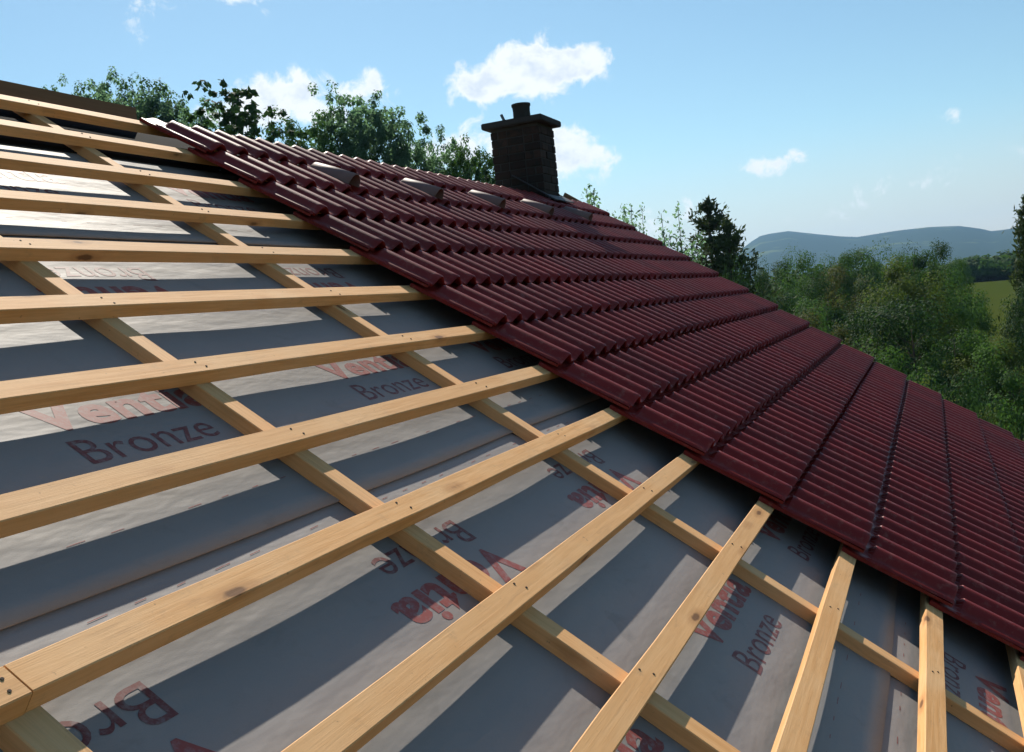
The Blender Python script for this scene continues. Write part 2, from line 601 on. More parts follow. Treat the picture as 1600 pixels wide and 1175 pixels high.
def sag(u, v):
    t = ((u - CB0) / CBD) % 1.0
    return -0.0025 * math.sin(math.pi * t) ** 2 + 0.0010 * math.sin(v * 7 + u * 2.1) * math.sin(u * 3.3) + 0.0005 * math.sin(v * 19 + 3 * math.sin(u * 2))


def mem_h(u, v, i):
    """height of underlay strip i over H_MEM: its lower edge lies on the strip below"""
    lo = SEAMS[i]
    lap = max(0, 1 - (v - lo + 0.0) / 0.14)
    return sag(u, v) + 0.006 * lap * lap


strips = []
for i in range(5):
    lo, hi = SEAMS[i] - (0.0 if i == 0 else 0.0), SEAMS[i + 1] + (0.10 if i < 4 else 0)
    nu, nv = 220, 30
    us = np.linspace(U_LEFT, U_VERGE - 0.05, nu)
    vs_ = np.linspace(lo, hi, nv)
    V, F = [], []
    for b, v in enumerate(vs_):
        for a, u in enumerate(us):
            vv = v + (0.004 * math.sin(u * 2.3 + i * 2) if b == 0 else 0)
            z = mem_h(u, v, i)
            if i < 4 and v > SEAMS[i + 1] - 0.05:
                z = sag(u, v) - 0.004
            V.append((u, vv, z))
    for b in range(nv - 1):
        for a in range(nu - 1):
            k = b * nu + a
            F.append((k, k + 1, k + nu + 1, k + nu))
    # turned-down lower edge, gives the lap its thickness
    e0 = len(V)
    for a, u in enumerate(us):
        x, y, z = V[a]
        V.append((x, y + 0.001, z - 0.005))
    for a in range(nu - 1):
        F.append((a + 1, a, e0 + a, e0 + a + 1))
    o = link('underlay', mesh('underlay', V, F, MEMB, True), house, roofm(0, 0, H_MEM))
    strips.append(o)


# a near-black sheet over the top of the underlay, along the ridge
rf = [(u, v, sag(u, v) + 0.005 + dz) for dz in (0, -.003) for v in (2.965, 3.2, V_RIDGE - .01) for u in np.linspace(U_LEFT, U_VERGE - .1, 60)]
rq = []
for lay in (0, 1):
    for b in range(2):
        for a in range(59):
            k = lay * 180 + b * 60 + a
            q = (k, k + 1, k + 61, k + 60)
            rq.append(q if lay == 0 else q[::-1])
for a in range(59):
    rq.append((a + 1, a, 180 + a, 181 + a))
link('ridge_sheet', mesh('ridge_sheet', rf, rq, DARK_SHEET, True), house, roofm(0, 0, H_MEM))


def text_mesh(body, bold, mat):
    cu = bpy.data.curves.new('t', 'FONT')
    cu.body = body
    cu.size = 1.0
    cu.offset = 0.034 if bold else 0.0
    cu.space_character = 1.06 if bold else 1.0
    cu.resolution_u = 4
    ob = bpy.data.objects.new('t', cu)
    COL.objects.link(ob)
    dg = bpy.context.evaluated_depsgraph_get()
    me = bpy.data.meshes.new_from_object(ob.evaluated_get(dg))
    bpy.data.objects.remove(ob)
    co = np.zeros(len(me.vertices) * 3)
    me.vertices.foreach_get('co', co)
    co = co.reshape(-1, 3)
    faces = [tuple(p.vertices) for p in me.polygons]
    # fit: x 0..1, y baseline 0 .. capital height 1
    ymax = co[:, 1].max()
    x0, x1 = co[:, 0].min(), co[:, 0].max()
    co[:, 0] = (co[:, 0] - x0) / (x1 - x0)
    co[:, 1] = co[:, 1] / ymax
    bpy.data.meshes.remove(me)
    return co, faces


T_BOLD = text_mesh('Ventia', True, INK_RED)
T_THIN = text_mesh('Bronze', False, INK_DARK)


def lettering(tm, strip, u0, vbase, width, height, flip, mat, name):
    co, faces = tm
    V = []
    for (x, y, _) in co:
        s = -1 if flip else 1
        u, v = u0 + s * x * width, vbase + s * y * height
        V.append((u, v, mem_h(u, v, strip) + 0.0007))
    o = link(name, mesh(name, V, faces, mat), strips[strip])
    return o


for i in range(1, 5):
    base = -0.045 + 1.35 * (i - 2)
    uo = 2.511 if i % 2 == 0 else 2.598 + (0 if i == 3 else .3)
    if i == 4: uo = 3.30
    for k in range(-3, 3):
        u = uo - 1.09 * k
        if not (-0.5 < u < 4.2):
            continue
        lettering(T_BOLD, i, u, base, 0.53, 0.105, False, INK_RED, 'lettering')
        lettering(T_THIN, i, u + 0.022, base - 0.125, 0.40, 0.085, False, INK_DARK, 'lettering')
    fo = 2.27 if i % 2 == 0 else 2.50
    for k in range(-2, 3):
        u = fo - 1.09 * k
        if not (0.2 < u < 4.4):
            continue
        if base + 0.72 > SEAMS[i + 1] - 0.02:
            continue
        lettering(T_BOLD, i, u, base + 0.595, 0.52, 0.105, True, INK_RED, 'lettering')
        lettering(T_THIN, i, u - 0.02, base + 0.718, 0.40, 0.085, True, INK_DARK, 'lettering')
# dashed lap marks printed along the strips
for i in (1, 2, 3, 4):
    V, F = [], []
    for vv in (SEAMS[i] + 0.125, SEAMS[i + 1] - 0.045):
        if vv > V_RIDGE - 0.1:
            continue
        u = -0.6
        while u < 3.6:
            b = len(V)
            ln = random.uniform(.02, .045)
            for (du, dv) in ((0, 0), (ln, 0.001), (ln, .003), (0, .002)):
                V.append((u + du, vv + dv, mem_h(u + du, vv, i) + 0.0007))
            F.append((b, b + 1, b + 2, b + 3))
            u += 0.105 if random.random() < .75 else .21
    tag(link('lap_marking', mesh('lap_marking', V, F, INK_RED), strips[i]), kind='stuff')


# timber: a length along local x, a little uneven
def timber(name, L, w, t, seed, segs=14, parent=house, mat=None):
    rnd = random.Random(seed)
    V, F = [], []
    bow, tw = rnd.uniform(-.004, .004), rnd.uniform(-.003, .003)
    c = 0.0022
    for i in range(segs + 1):
        x = L * i / segs
        s = i / segs
        dy = bow * math.sin(math.pi * s) + rnd.uniform(-.0012, .0012)
        dz = rnd.uniform(-.0006, .0006)
        hw = w / 2 + rnd.uniform(-.0012, .0012)
        tt = t + rnd.uniform(-.0008, .0008)
        pr = [(-hw, 0), (hw, 0), (hw, tt - c), (hw - c, tt), (-hw + c, tt), (-hw, tt - c)]
        for (y, z) in pr:
            V.append((x, y + dy, z + (dz if z > 0 else 0)))
    n = 6
    for i in range(segs):
        for k in range(n):
            F.append((i * n + k, (i + 1) * n + k, (i + 1) * n + (k + 1) % n, i * n + (k + 1) % n))
    F.append(tuple(range(n)))
    F.append(tuple(segs * n + k for k in reversed(range(n))))
    return mesh(name, V, F, mat or WOOD)


# counter battens run up the slope
for k in range(-3, 9):
    u = CB0 + CBD * k
    if u > U_VERGE:
        break
    me = timber('counter_batten', V_RIDGE - V_EAVE - 0.04, CBW, T_BAT - 0.001, 100 + k)
    link('counter_batten', me, house, roofm(u, V_EAVE, H_MEM + 0.0008, 'v'))

NAIL = MB().tube([(0, 0, 0), (0, 0, .0022)], [.0032, .0028], 7).mesh('nail', RUST)
BV = [3.280, 2.978, 2.652, 2.337, 2.0175, 1.698, 1.3664, 1.0454, .7166, .3835, .0588, -.2788, -.6039]
BV += [-.6039 - GAUGE * k for k in range(1, 8)]
for i, v in enumerate(BV):
    if i == 8:
        joints = [U_LEFT, CB0 + 0.006, 4.9, U_VERGE - 0.03]
    else:
        joints = [U_LEFT, CB0 - CBD * (1 + i % 2), CB0 + CBD * (3 + i % 3), U_VERGE - 0.03]
    for a, b in zip(joints, joints[1:]):
        rnd = random.Random(i * 7 + int(a * 10))
        ob = link('batten', timber('batten', b - a - 0.003, 0.0622, T_BAT, i * 31 + int(a * 10)), house,
                  roofm(a, v + rnd.uniform(-.001, .001), H_BAT - T_BAT))
        for k in range(-3, 9):
            u = CB0 + CBD * k
            if a < u < b and 0.3 < u < 3.6:
                for (du, dv) in ((-.010, .012), (.011, -.013)):
                    uu = u + du + rnd.uniform(-.006, .006)
                    if uu - a < 0.004 or b - uu < 0.008:
                        uu = u + (0.02 if uu - a < 0.004 else -0.02)
                    link('nail', NAIL, ob, Matrix.Translation((uu - a, dv + rnd.uniform(-.006, .006), T_BAT - 0.0005)))

# ridge plank
a, b = hl(U_LEFT, YR - 0.045, ZR - 0.06), hl(TILE_U0 + 0.12, YR - 0.005, CAMZ + 1.150)
link('ridge_board', MB().box(a[0], b[0], a[1], b[1], a[2], b[2]).mesh('ridge_board', OLD), house)


# ------------------------------------------------------------------ roof tiles
def tile_profile():
    xs, zs = [], []
    for c, hw in ((0.093, 0.058), (0.2555, 0.058)):
        for t in np.linspace(-1, 1, 9):
            xs.append(c + hw * t)
            zs.append(0.037 * (0.5 + 0.5 * math.cos(math.pi * t)) ** 0.72)
    xs = [0.0, 0.010, 0.022] + xs + [TILE_W - 0.003]
    zs = [-0.004, 0.007, 0.002] + zs + [0.0]
    return xs, zs


TX, TZ = tile_profile()
TL = 0.405


def tile_mesh(name):
    V, F, S = [], [], []
    n = len(TX)
    th = 0.015
    # the rolls flatten at the head, where the next course lies over them
    rows = [(0.0, -0.0045, 1), (0.006, -0.0006, 1), (0.03, 0.0, 1), (TL - .115, 0.0, 1), (TL - .105, 0.0, 1), (TL - .085, 0.0, .3), (TL - .07, 0.0, .3), (TL, 0.0, .3)]
    for (y, dz, k) in rows:
        for x, z in zip(TX, TZ):
            V.append((x, y, z * k + dz))
    for r in range(len(rows) - 1):
        for k in range(n - 1):
            F.append((r * n + k, r * n + k + 1, (r + 1) * n + k + 1, (r + 1) * n + k)); S.append(r != 4)
    # nose face, underside, head face: vertices of their own so that the edge stays crisp
    b = len(V)
    for x, z in zip(TX, TZ): V.append((x, 0, z - 0.0045))
    for x, z in zip(TX, TZ): V.append((x, 0.002, z - th))
    for x, z in zip(TX, TZ): V.append((x, TL, z * .3 - th))
    for k in range(n - 1):
        F.append((b + n + k, b + n + k + 1, b + k + 1, b + k)); S.append(False)
        F.append((b + 2 * n + k, b + 2 * n + k + 1, b + n + k + 1, b + n + k)); S.append(True)
    F.append((b, (len(rows) - 1) * n, b + 2 * n, b + n)); S.append(False)
    F.append((b + n - 1, b + 2 * n - 1, b + 3 * n - 1, len(rows) * n - 1)); S.append(False)
    me = mesh(name, V, F, TILE)
    me.polygons.foreach_set('use_smooth', S)
    return me


TILE_ME = tile_mesh('tile')


def hood_mesh():
    """a half-round vent hood rising from the tile to an open mouth at the nose end"""
    V, F = [], []
    n = 10
    y0, y1 = 0.30, 0.03
    sec = [(y0 + .01, .03, .012), (y0 - .02, .050, .058), (0.17, .055, .074), (y1, .058, .088)]
    for ins in (0.0, 0.006):
        for (y, w, h) in sec:
            for k in range(n + 1):
                t = math.pi * k / n
                V.append((0.176 + (w - ins) * math.cos(t), y - ins * 0.0, 0.004 + (h - ins) * math.sin(t) ** 0.8))
    m = n + 1
    for r in range(3):
        for k in range(n):
            q = (r * m + k, r * m + k + 1, (r + 1) * m + k + 1, (r + 1) * m + k)
            F.append(q)
            F.append(tuple(4 * m + i for i in reversed(q)))
    for k in range(n):
        F.append((3 * m + k, 3 * m + k + 1, 7 * m + k + 1, 7 * m + k))
    return mesh('hood', V, F, VENT, True)


HOOD_ME = hood_mesh()
TILT = 0.031 / GAUGE
rt = Matrix.Rotation(-math.atan(TILT), 4, 'X')


NOSES = [2.900, 2.595, 2.285, 1.965, 1.645, 1.318, 1.002, 0.672, 0.340, 0.008, -0.312, -0.650, -0.985, -1.315, -1.645]


def tile_matrix(c, k, rnd):
    u = TILE_U0 + TILE_W * c + rnd.uniform(-.0012, .0012)
    v = (NOSES[6 - k] if k > -9 else NOSES[-1] + 0.33 * (k + 8)) + rnd.uniform(-.002, .002)
    return roofm(u, v, H_BAT + 0.052 + rnd.uniform(-.0007, .0007)) @ rt @ Matrix.Rotation(rnd.uniform(-.0025, .0025), 4, 'Z')


rnd = random.Random(5)
for k in range(6, -9, -1):
    for c in range(NCOL):
        mx = tile_matrix(c, k, rnd)
        vent = (k == 5 and c in (2, 5, 8, 11, 14))
        o = link('vent_tile' if vent else 'tile', TILE_ME, house, mx)
        if vent:
            link('vent_hood', HOOD_ME, o)
# the courses below the picture's edge, joined
base_v = [v.co.copy() for v in TILE_ME.vertices]
base_f = [tuple(p.vertices) for p in TILE_ME.polygons]
V, F = [], []
for k in range(-9, -13, -1):
    for c in range(NCOL):
        mx = tile_matrix(c, k, rnd)
        b = len(V)
        V += [tuple(mx @ q) for q in base_v]
        F += [tuple(b + i for i in f) for f in base_f]
o = link('lower_tiles', mesh('lower_tiles', V, F, TILE), house)
o['kind'] = 'stuff'

# verge board at the far gable and a fascia at the eaves
vb = MB().box(0, V_RIDGE - V_EAVE, -0.012, 0.012, -0.16, 0.045)
link('verge_board', vb.mesh('verge_board', OLD), house, roofm(U_VERGE + 0.013, V_EAVE, H_BAT, 'v'))

# ------------------------------------------------------------------ chimney
CX0, CX1, CY0, CY1 = 8.39, 8.79, 3.07, 3.527
CZ0, CZ1 = CAMZ + 0.70, CAMZ + 1.642
core = MB().box(CX0 + .007 - HOUSE.x, CX1 - .007 - HOUSE.x, CY0 + .007 - HOUSE.y, CY1 - .007 - HOUSE.y, CZ0, CZ1)
chim = link('chimney', core.mesh('chimney', MORTAR), house)
BH, JT = 0.062, 0.009
course = 0
z = CZ0
rnd = random.Random(3)


def brick_mesh(lx, ly, lz):
    bm = bmesh.new()
    bmesh.ops.create_cube(bm, size=1.0)
    bmesh.ops.scale(bm, vec=(lx, ly, lz), verts=bm.verts)
    bmesh.ops.bevel(bm, geom=bm.edges[:], offset=0.004, segments=1, affect='EDGES')
    me = bpy.data.meshes.new('brick')
    bm.to_mesh(me)
    bm.free()
    me.materials.append(BRICK)
    return me


BR = {}


def put_brick(x0, x1, y0, y1, z0, z1):
    key = (round(x1 - x0, 3), round(y1 - y0, 3))
    if key not in BR:
        BR[key] = brick_mesh(x1 - x0, y1 - y0, z1 - z0)
    c = Vector(((x0 + x1) / 2, (y0 + y1) / 2, (z0 + z1) / 2)) - HOUSE
    c.z = (z0 + z1) / 2
    m = Matrix.Translation(c + Vector((rnd.uniform(-.003, .003), rnd.uniform(-.003, .003), 0))) @ Matrix.Rotation(rnd.uniform(-.012, .012), 4, 'Z')
    link('brick', BR[key], chim, m)


BD = 0.06
while z + BH < CZ1 - 0.002:
    odd = course % 2
    # faces square to x (seen from the eye) and square to y
    for (xa, xb) in ((CX0, CX0 + BD), (CX1 - BD, CX1)):
        y = CY0 if not odd else CY0 + BD + JT
        end = CY1 if odd else CY1 - BD - JT
        k = 0
        while y < end - 0.03:
            ln = 0.146 if not (odd and k == 0) else 0.075
            y1 = min(y + ln, end)
            if end - y1 < 0.03: y1 = end
            put_brick(xa, xb, y, y1, z, z + BH)
            y = y1 + JT
            k += 1
    for (ya, yb) in ((CY0, CY0 + BD), (CY1 - BD, CY1)):
        first = (ya == CY0)
        x = CX0 if (odd and first) or (not odd and not first) else CX0 + BD + JT
        end = CX1 if (odd and first) or (not odd and not first) else CX1 - BD - JT
        while x < end - 0.03:
            x1 = min(x + 0.146, end)
            if end - x1 < 0.03: x1 = end
            put_brick(x, x1, ya, yb, z, z + BH)
            x = x1 + JT
    z += BH + JT
    course += 1


def cap_mesh():
    bm = bmesh.new()
    bmesh.ops.create_cube(bm, size=1.0)
    bmesh.ops.scale(bm, vec=(CX1 - CX0 + .12, CY1 - CY0 + .12, .055), verts=bm.verts)
    bmesh.ops.bevel(bm, geom=bm.edges[:], offset=0.008, segments=2, affect='EDGES')
    me = bpy.data.meshes.new('cap')
    bm.to_mesh(me)
    bm.free()
    me.materials.append(CONC)
    return me


cc = Vector(((CX0 + CX1) / 2, (CY0 + CY1) / 2, 0)) - HOUSE
link('cap', cap_mesh(), chim, Matrix.Translation((cc.x, cc.y, CAMZ + 1.672)))
# flue pot: a slightly flared open pipe standing on two low feet
pot = MB()
prof = [(.082, .018), (.079, .03), (.077, .09), (.080, .130), (.086, .136), (.086, .156), (.074, .156), (.066, .12), (.066, .018)]
N = 22
for (r_, zz) in prof:
    for k in range(N):
        t = 2 * math.pi * k / N
        pot.v.append((r_ * math.cos(t), r_ * math.sin(t), zz))
for i in range(len(prof)):
    j = (i + 1) % len(prof)
    for k in range(N):
        pot.f.append((i * N + k, i * N + (k + 1) % N, j * N + (k + 1) % N, j * N + k))
for k in range(4):
    t = math.pi / 4 + k * math.pi / 2
    pot.box(.072 * math.cos(t) - .014, .072 * math.cos(t) + .014, .072 * math.sin(t) - .014, .072 * math.sin(t) + .014, 0, .02)
px, py = CX0 + 0.17 - HOUSE.x, 3.215 + 0.06 - HOUSE.y
link('flue_pot', pot.mesh('flue_pot', CLAY, False), chim, Matrix.Translation((px, py, CAMZ + 1.6995)))
pipe = MB().tube([(0, 0, 0), (-.004, .012, .035), (-.006, .026, .072)], [.014, .013, .013], 8)
link('pipe_stub', pipe.mesh('pipe_stub', STEEL), chim, Matrix.Translation((CX0 + .06 - HOUSE.x, 3.40 - HOUSE.y, CAMZ + 1.6995)))
# lead apron round the foot of the chimney
fl = MB()
for (u0, u1, v0, v1) in ((CX0 - .05, CX1 + .05, 2.97, 3.075), (CX0 - .055, CX0 - .003, 3.075, 3.44), (CX1 + .003, CX1 + .055, 3.075, 3.44)):
    b = len(fl.v)
    for h in (H_BAT + .096, H_BAT + .104):
        for (u, v) in ((u0, v0), (u1, v0), (u1, v1), (u0, v1)):
            fl.v.append(tuple(P(u, v, h) - HOUSE))
    fl.f += [tuple(b + i for i in q) for q in ((0, 3, 2, 1), (4, 5, 6, 7), (0, 1, 5, 4), (1, 2, 6, 5), (2, 3, 7, 6), (3, 0, 4, 7))]
link('flashing', fl.mesh('flashing', LEAD), chim)


# ------------------------------------------------------------------ trees
def leaves(P_, size, rng, up=0.3, elong=1.5, axis=None, out=None):
    """leaf-shaped quads at points P_"""
    n = len(P_)
    nrm = rng.normal(size=(n, 3))
    if out is None:
        nrm[:, 2] = np.abs(nrm[:, 2]) + up
    else:
        nrm = 0.30 * nrm + out / (np.linalg.norm(out, axis=1)[:, None] + 1e-6)
        nrm[:, 2] += up
    nrm /= np.linalg.norm(nrm, axis=1)[:, None]
    a = rng.normal(size=(n, 3)) if axis is None else axis + 0.25 * rng.normal(size=(n, 3))
    a -= nrm * (a * nrm).sum(1)[:, None]
    a /= np.linalg.norm(a, axis=1)[:, None] + 1e-9
    b = np.cross(nrm, a)
    s = size * rng.uniform(0.6, 1.35, n)[:, None]
    V = np.empty((n, 4, 3))
    V[:, 0] = P_ - a * s * elong * 0.5
    V[:, 1] = P_ + b * s * 0.5 - nrm * s * 0.12
    V[:, 2] = P_ + a * s * elong * 0.5
    V[:, 3] = P_ - b * s * 0.5 - nrm * s * 0.12
    F = np.arange(n * 4).reshape(n, 4)
    t = np.repeat(rng.uniform(0, 1, n), 4)
    return V.reshape(-1, 3), F, t


def deciduous(seed, H, r, base, nc, lpc, ls, cr, hollow=0.45, lump=0.25, trunk_r=0.13, flat=0.75):
    """crown and trunk meshes of one broadleaf tree, standing at the origin"""
    rng = np.random.default_rng(seed)
    zc, rz = H * (1 + base) / 2, H * (1 - base) / 2
    C = []
    ph = rng.uniform(0, 6.28, 6)
    while len(C) < nc:
        d = rng.normal(size=3)
        d /= np.linalg.norm(d)
        if base > 0.5 and d[2] < 0.25 and rng.uniform() < 0.7:
            continue
        th = math.atan2(d[1], d[0])
        k = 1 + min(lump, .12) * math.sin(2 * th + ph[0] + 2 * d[2]) * math.sin(3 * d[2] + ph[1]) + lump * 0.6 * math.sin(5 * th + ph[2])
        q = rng.uniform(hollow, 1.0) ** 0.7 * k
        sq = (1 - min(0.999, abs(d[2])) ** 3.2) ** (1 / 3.2) / max(0.05, math.sqrt(1 - d[2] ** 2)) if d[2] > 0 else 1.0
        sq = min(sq, 2.2)
        p = np.array([d[0] * r * q * sq, d[1] * r * q * sq, zc + d[2] * rz * q])
        if d[2] < -0.3:
            p[:2] *= 0.75
        C.append(p)
    C = np.array(C)
    sc = rng.uniform(0.6, 1.3, nc) * cr
    cnt = (lpc * rng.uniform(0.5, 1.4, nc)).astype(int) + 1
    idx = np.repeat(np.arange(nc), cnt)
    off = rng.normal(size=(len(idx), 3))
    off /= np.linalg.norm(off, axis=1)[:, None]
    off *= (rng.uniform(0.15, 1, len(idx)) ** 0.5)[:, None] * sc[idx][:, None]
    off[:, 2] *= flat
    off += rng.normal(size=off.shape) * cr * 0.09
    mid_ = np.array([0, 0, zc - 0.2 * rz])
    o2 = (C[idx] - mid_) / np.array([r, r, rz])
    V, F, t = leaves(C[idx] + off, ls, rng, 0.15, 1.5, None, off / (sc[idx][:, None] + 1e-6) + 0.5 * o2)
    ct = rng.uniform(0, 1, nc)
    t = 0.55 * np.repeat(ct[idx], 4) + 0.45 * t
    tb = MB()
    top = H * 0.9
    pts = []
    wob = rng.normal(size=(7, 2)) * 0.10
    for i in range(7):
        s = i / 6
        pts.append((wob[i, 0] * s * r * 0.5, wob[i, 1] * s * r * 0.5, top * s - 0.3 * (i == 0)))
    tb.tube(pts, [trunk_r * (1.25 if i == 0 else 1 - 0.85 * i / 6) for i in range(7)], 7)
    for i in rng.permutation(nc)[:min(nc, 26)]:
        e = C[i]
        zz = max(H * base * 0.7, min(e[2] - 0.35 * math.hypot(e[0], e[1]) - 0.4, top * 0.92))
        s = zz / top
        j = min(5, int(s * 6))
        fr = s * 6 - j
        s0 = np.array(pts[j]) * (1 - fr) + np.array(pts[j + 1]) * fr
        md = (s0 + e) / 2 + np.array([0, 0, -0.08 * H * 0.15])
        rr = trunk_r * (1 - 0.85 * s) * 0.55
        tb.tube([s0, md, e], [rr, rr * 0.6, rr * 0.18], 5, False)
    return (V, F, t), tb


def make_kind(name, leafmat, *a, **k):
    (V, F, t), tb = deciduous(*a, **k)
    return np_mesh('crown', V, F, leafmat, t), tb.mesh('trunk', BARK, True)


def pine(seed, H, r, base, whorls, per, ls, upsweep, leafmat, dense=1.0):
    """conifer: branches in whorls, needles set round every branch"""
    rng = np.random.default_rng(seed)
    tb = MB()
    tb.tube([(0, 0, -0.3), (0.03, 0, H * .5), (0, 0.02, H * 0.985)], [H * .017, H * .010, H * .002], 7)
    PTS, AX = [], []
    for w in range(whorls):
        s = w / (whorls - 1)
        z0 = H * (base + (0.97 - base) * s)
        L = r * (1 - s) ** 0.6 * rng.uniform(0.8, 1.1) + 0.12
        for b in range(per):
            th = 6.28 * (b + rng.uniform(-.3, .3)) / per + w * 0.9
            ll = L * rng.uniform(0.55, 1.3)
            d = np.array([math.cos(th), math.sin(th), 0])
            p0 = np.array([0, 0, z0])
            p1 = p0 + d * ll * 0.55 + np.array([0, 0, ll * (upsweep * 0.25)])
            p2 = p0 + d * ll + np.array([0, 0, ll * upsweep])
            tb.tube([p0, p1, p2], [0.020 * H / 10 + .006, .012, .004], 5, False)
            n = int(55 * dense * (0.4 + ll))
            tt = rng.uniform(0.12, 1.0, n)
            q = (p0[None] * ((1 - tt) ** 2)[:, None] + 2 * p1[None] * (tt * (1 - tt))[:, None] + p2[None] * (tt ** 2)[:, None])
            q = q + rng.normal(size=q.shape) * (0.10 + 0.07 * ll) * np.array([1, 1, 0.75])
            ax = d[None] * 0.7 + np.array([[0, 0, 0.55]]) + rng.normal(size=(n, 3)) * 0.5
            PTS.append(q); AX.append(ax)
    # leader
    n = int(50 * dense)
    q = np.zeros((n, 3)); q[:, 2] = H * rng.uniform(0.93, 1.0, n); q += rng.normal(size=q.shape) * 0.04
    PTS.append(q); AX.append(np.tile(np.array([[0, 0, 1.0]]), (n, 1)) + rng.normal(size=(n, 3)) * 0.4)
    V, F, t = leaves(np.concatenate(PTS), ls, rng, 0.0, 3.0, np.concatenate(AX))
    return np_mesh('crown', V, F, leafmat, t), tb.mesh('trunk', BARK, True)


def shoots(seed, H, r, n, lps, ls, leafmat):
    """slender upright stems with leaves along them"""
    rng = np.random.default_rng(seed)
    tb = MB()
    PTS = []
    tb.tube([(0, 0, -0.3), (0, 0, H * .35), (0.02, 0, H * 0.6)], [.06, .05, .03], 6)
    for i in range(n):
        th = rng.uniform(0, 6.28)
        q = r * math.sqrt(rng.uniform(0, 1))
        e = np.array([q * math.cos(th), q * math.sin(th), H * rng.uniform(0.82, 1.0)])
        s = np.array([0, 0, H * rng.uniform(0.35, 0.6)])
        m = s * 0.45 + e * 0.55 + np.array([q * math.cos(th) * .3, q * math.sin(th) * .3, -.05 * H * .3])
        tb.tube([s, m, e], [.022, .014, .005], 5, False)
        k = int(lps * rng.uniform(0.6, 1.4))
        tt = 0.25 + 0.75 * rng.uniform(0, 1, k) ** 1.3
        p = s[None] * ((1 - tt) ** 2)[:, None] + 2 * m[None] * (tt * (1 - tt))[:, None] + e[None] * (tt ** 2)[:, None]
        PTS.append(p + rng.normal(size=p.shape) * 0.10 * (1.15 - tt[:, None] * 0.6))
    V, F, t = leaves(np.concatenate(PTS), ls, rng, 0.2, 1.8)
    return np_mesh('crown', V, F, leafmat, t), tb.mesh('trunk', BARK, True)


# kinds: (crown, trunk), nominal height, nominal radius
K = {}
K['airy_a'] = make_kind('a', LEAF_COOL, 11, 15, 1.7, .62, 150, 56, .09, .30, .4, .22) + (15, 1.7)
K['airy_b'] = make_kind('b', LEAF_COOL, 12, 15, 1.7, .62, 140, 56, .09, .30, .4, .25) + (15, 1.7)
K['airy_c'] = make_kind('c', LEAF_MID, 13, 15, 1.7, .62, 145, 56, .09, .30, .4, .22) + (15, 1.7)
K['sparse'] = make_kind('d', LEAF_DARK, 14, 12.5, 1.15, .78, 75, 17, .10, .13, .0, .2, trunk_r=.09) + (12.5, 1.15)
K['full_a'] = make_kind('e', LEAF_MID, 21, 9, 2.6, .18, 48, 360, .090, .95, .72, .22) + (9, 2.6)
K['full_b'] = make_kind('f', LEAF_MID, 22, 9, 2.6, .15, 48, 360, .090, .95, .72, .22) + (9, 2.6)
K['full_y'] = make_kind('g', LEAF_YELLOW, 23, 9, 2.6, .15, 48, 360, .090, .95, .72, .22) + (9, 2.6)
K['full_d'] = make_kind('h', LEAF_DARK, 24, 9, 2.6, .18, 48, 360, .090, .95, .72, .22) + (9, 2.6)
K['full_o'] = make_kind('i', LEAF_BROWN, 25, 9, 2.6, .15, 48, 360, .090, .95, .72, .22) + (9, 2.6)
K['bush_m'] = make_kind('j', LEAF_MID, 31, 4, 1.9, .05, 55, 170, .065, .55, .65, .25, trunk_r=.06) + (4, 1.9)
K['bush_y'] = make_kind('k', LEAF_YELLOW, 32, 4, 1.9, .05, 55, 170, .065, .55, .65, .25, trunk_r=.06) + (4, 1.9)
K['bush_d'] = make_kind('l', LEAF_DARK, 33, 4, 1.9, .05, 55, 170, .065, .55, .65, .25, trunk_r=.06) + (4, 1.9)
K['pine'] = pine(41, 10.5, 1.75, .35, 10, 5, .075, 0.95, NEEDLE, 2.0) + (10.5, 1.75)
K['spruce'] = pine(42, 10.5, 1.9, .05, 26, 7, .085, 0.05, NEEDLE, 1.3) + (10.5, 1.9)
K['shoots'] = shoots(51, 9.5, .75, 22, 430, .045, LEAF_COOL) + (9.5, .75)
K['shoots_p'] = shoots(52, 9.5, .55, 15, 330, .045, LEAF_COOL) + (9.5, .55)


def tree(kind, name, label, cat, az, el, d, width, group=None, rot=None):
    """a tree at azimuth az and distance d whose top stands el degrees above the eye's level"""
    g = ground_z(d, az)
    top = CAMZ + d * math.tan(R(el))
    cr, tk, H, r = K[kind]
    o = empty(name, (d * math.cos(R(az)), d * math.sin(R(az)), g - 0.05))
    sz = (top - g) / H
    sx = width / (2 * r)
    o.scale = (sx, sx, sz)
    o.rotation_euler.z = rot if rot is not None else random.uniform(0, 6.28)
    tag(o, label, cat, group)
    link('crown', cr, o)
    link('trunk', tk, o)
    return o


GR = 'treetops rising behind the ridge'
tree('airy_b', 'broadleaf_tree', 'tiny treetop at the far left just clearing the ridge board', 'tree', 45.6, 13.93, 48, 2.43, GR)
tree('airy_a', 'broadleaf_tree', 'small treetop second from the left above the ridge', 'tree', 44.5, 13.88, 46, 2.56, GR)
tree('airy_c', 'broadleaf_tree', 'third treetop from the left above the open ridge', 'tree', 43.6, 14.03, 47, 2.97, GR)
tree('airy_b', 'broadleaf_tree', 'narrow upright treetop left of the round pair above the ridge', 'tree', 42.8, 14.18, 46, 2.70, GR)
tree('airy_a', 'broadleaf_tree', 'rounded full treetop, largest above the untiled ridge', 'tree', 41.65, 13.93, 44, 3.51, GR)
tree('airy_c', 'broadleaf_tree', 'treetop with gaps of sky right of the rounded one', 'tree', 40.75, 13.73, 45, 2.97, GR)
tree('airy_b', 'broadleaf_tree', 'lower treetop just left of where the tiles begin', 'tree', 39.85, 13.23, 44, 3.24, GR)
tree('airy_a', 'broadleaf_tree', 'lowest treetop by the upper corner of the tiles', 'tree', 39.0, 12.43, 42, 2.70, GR)
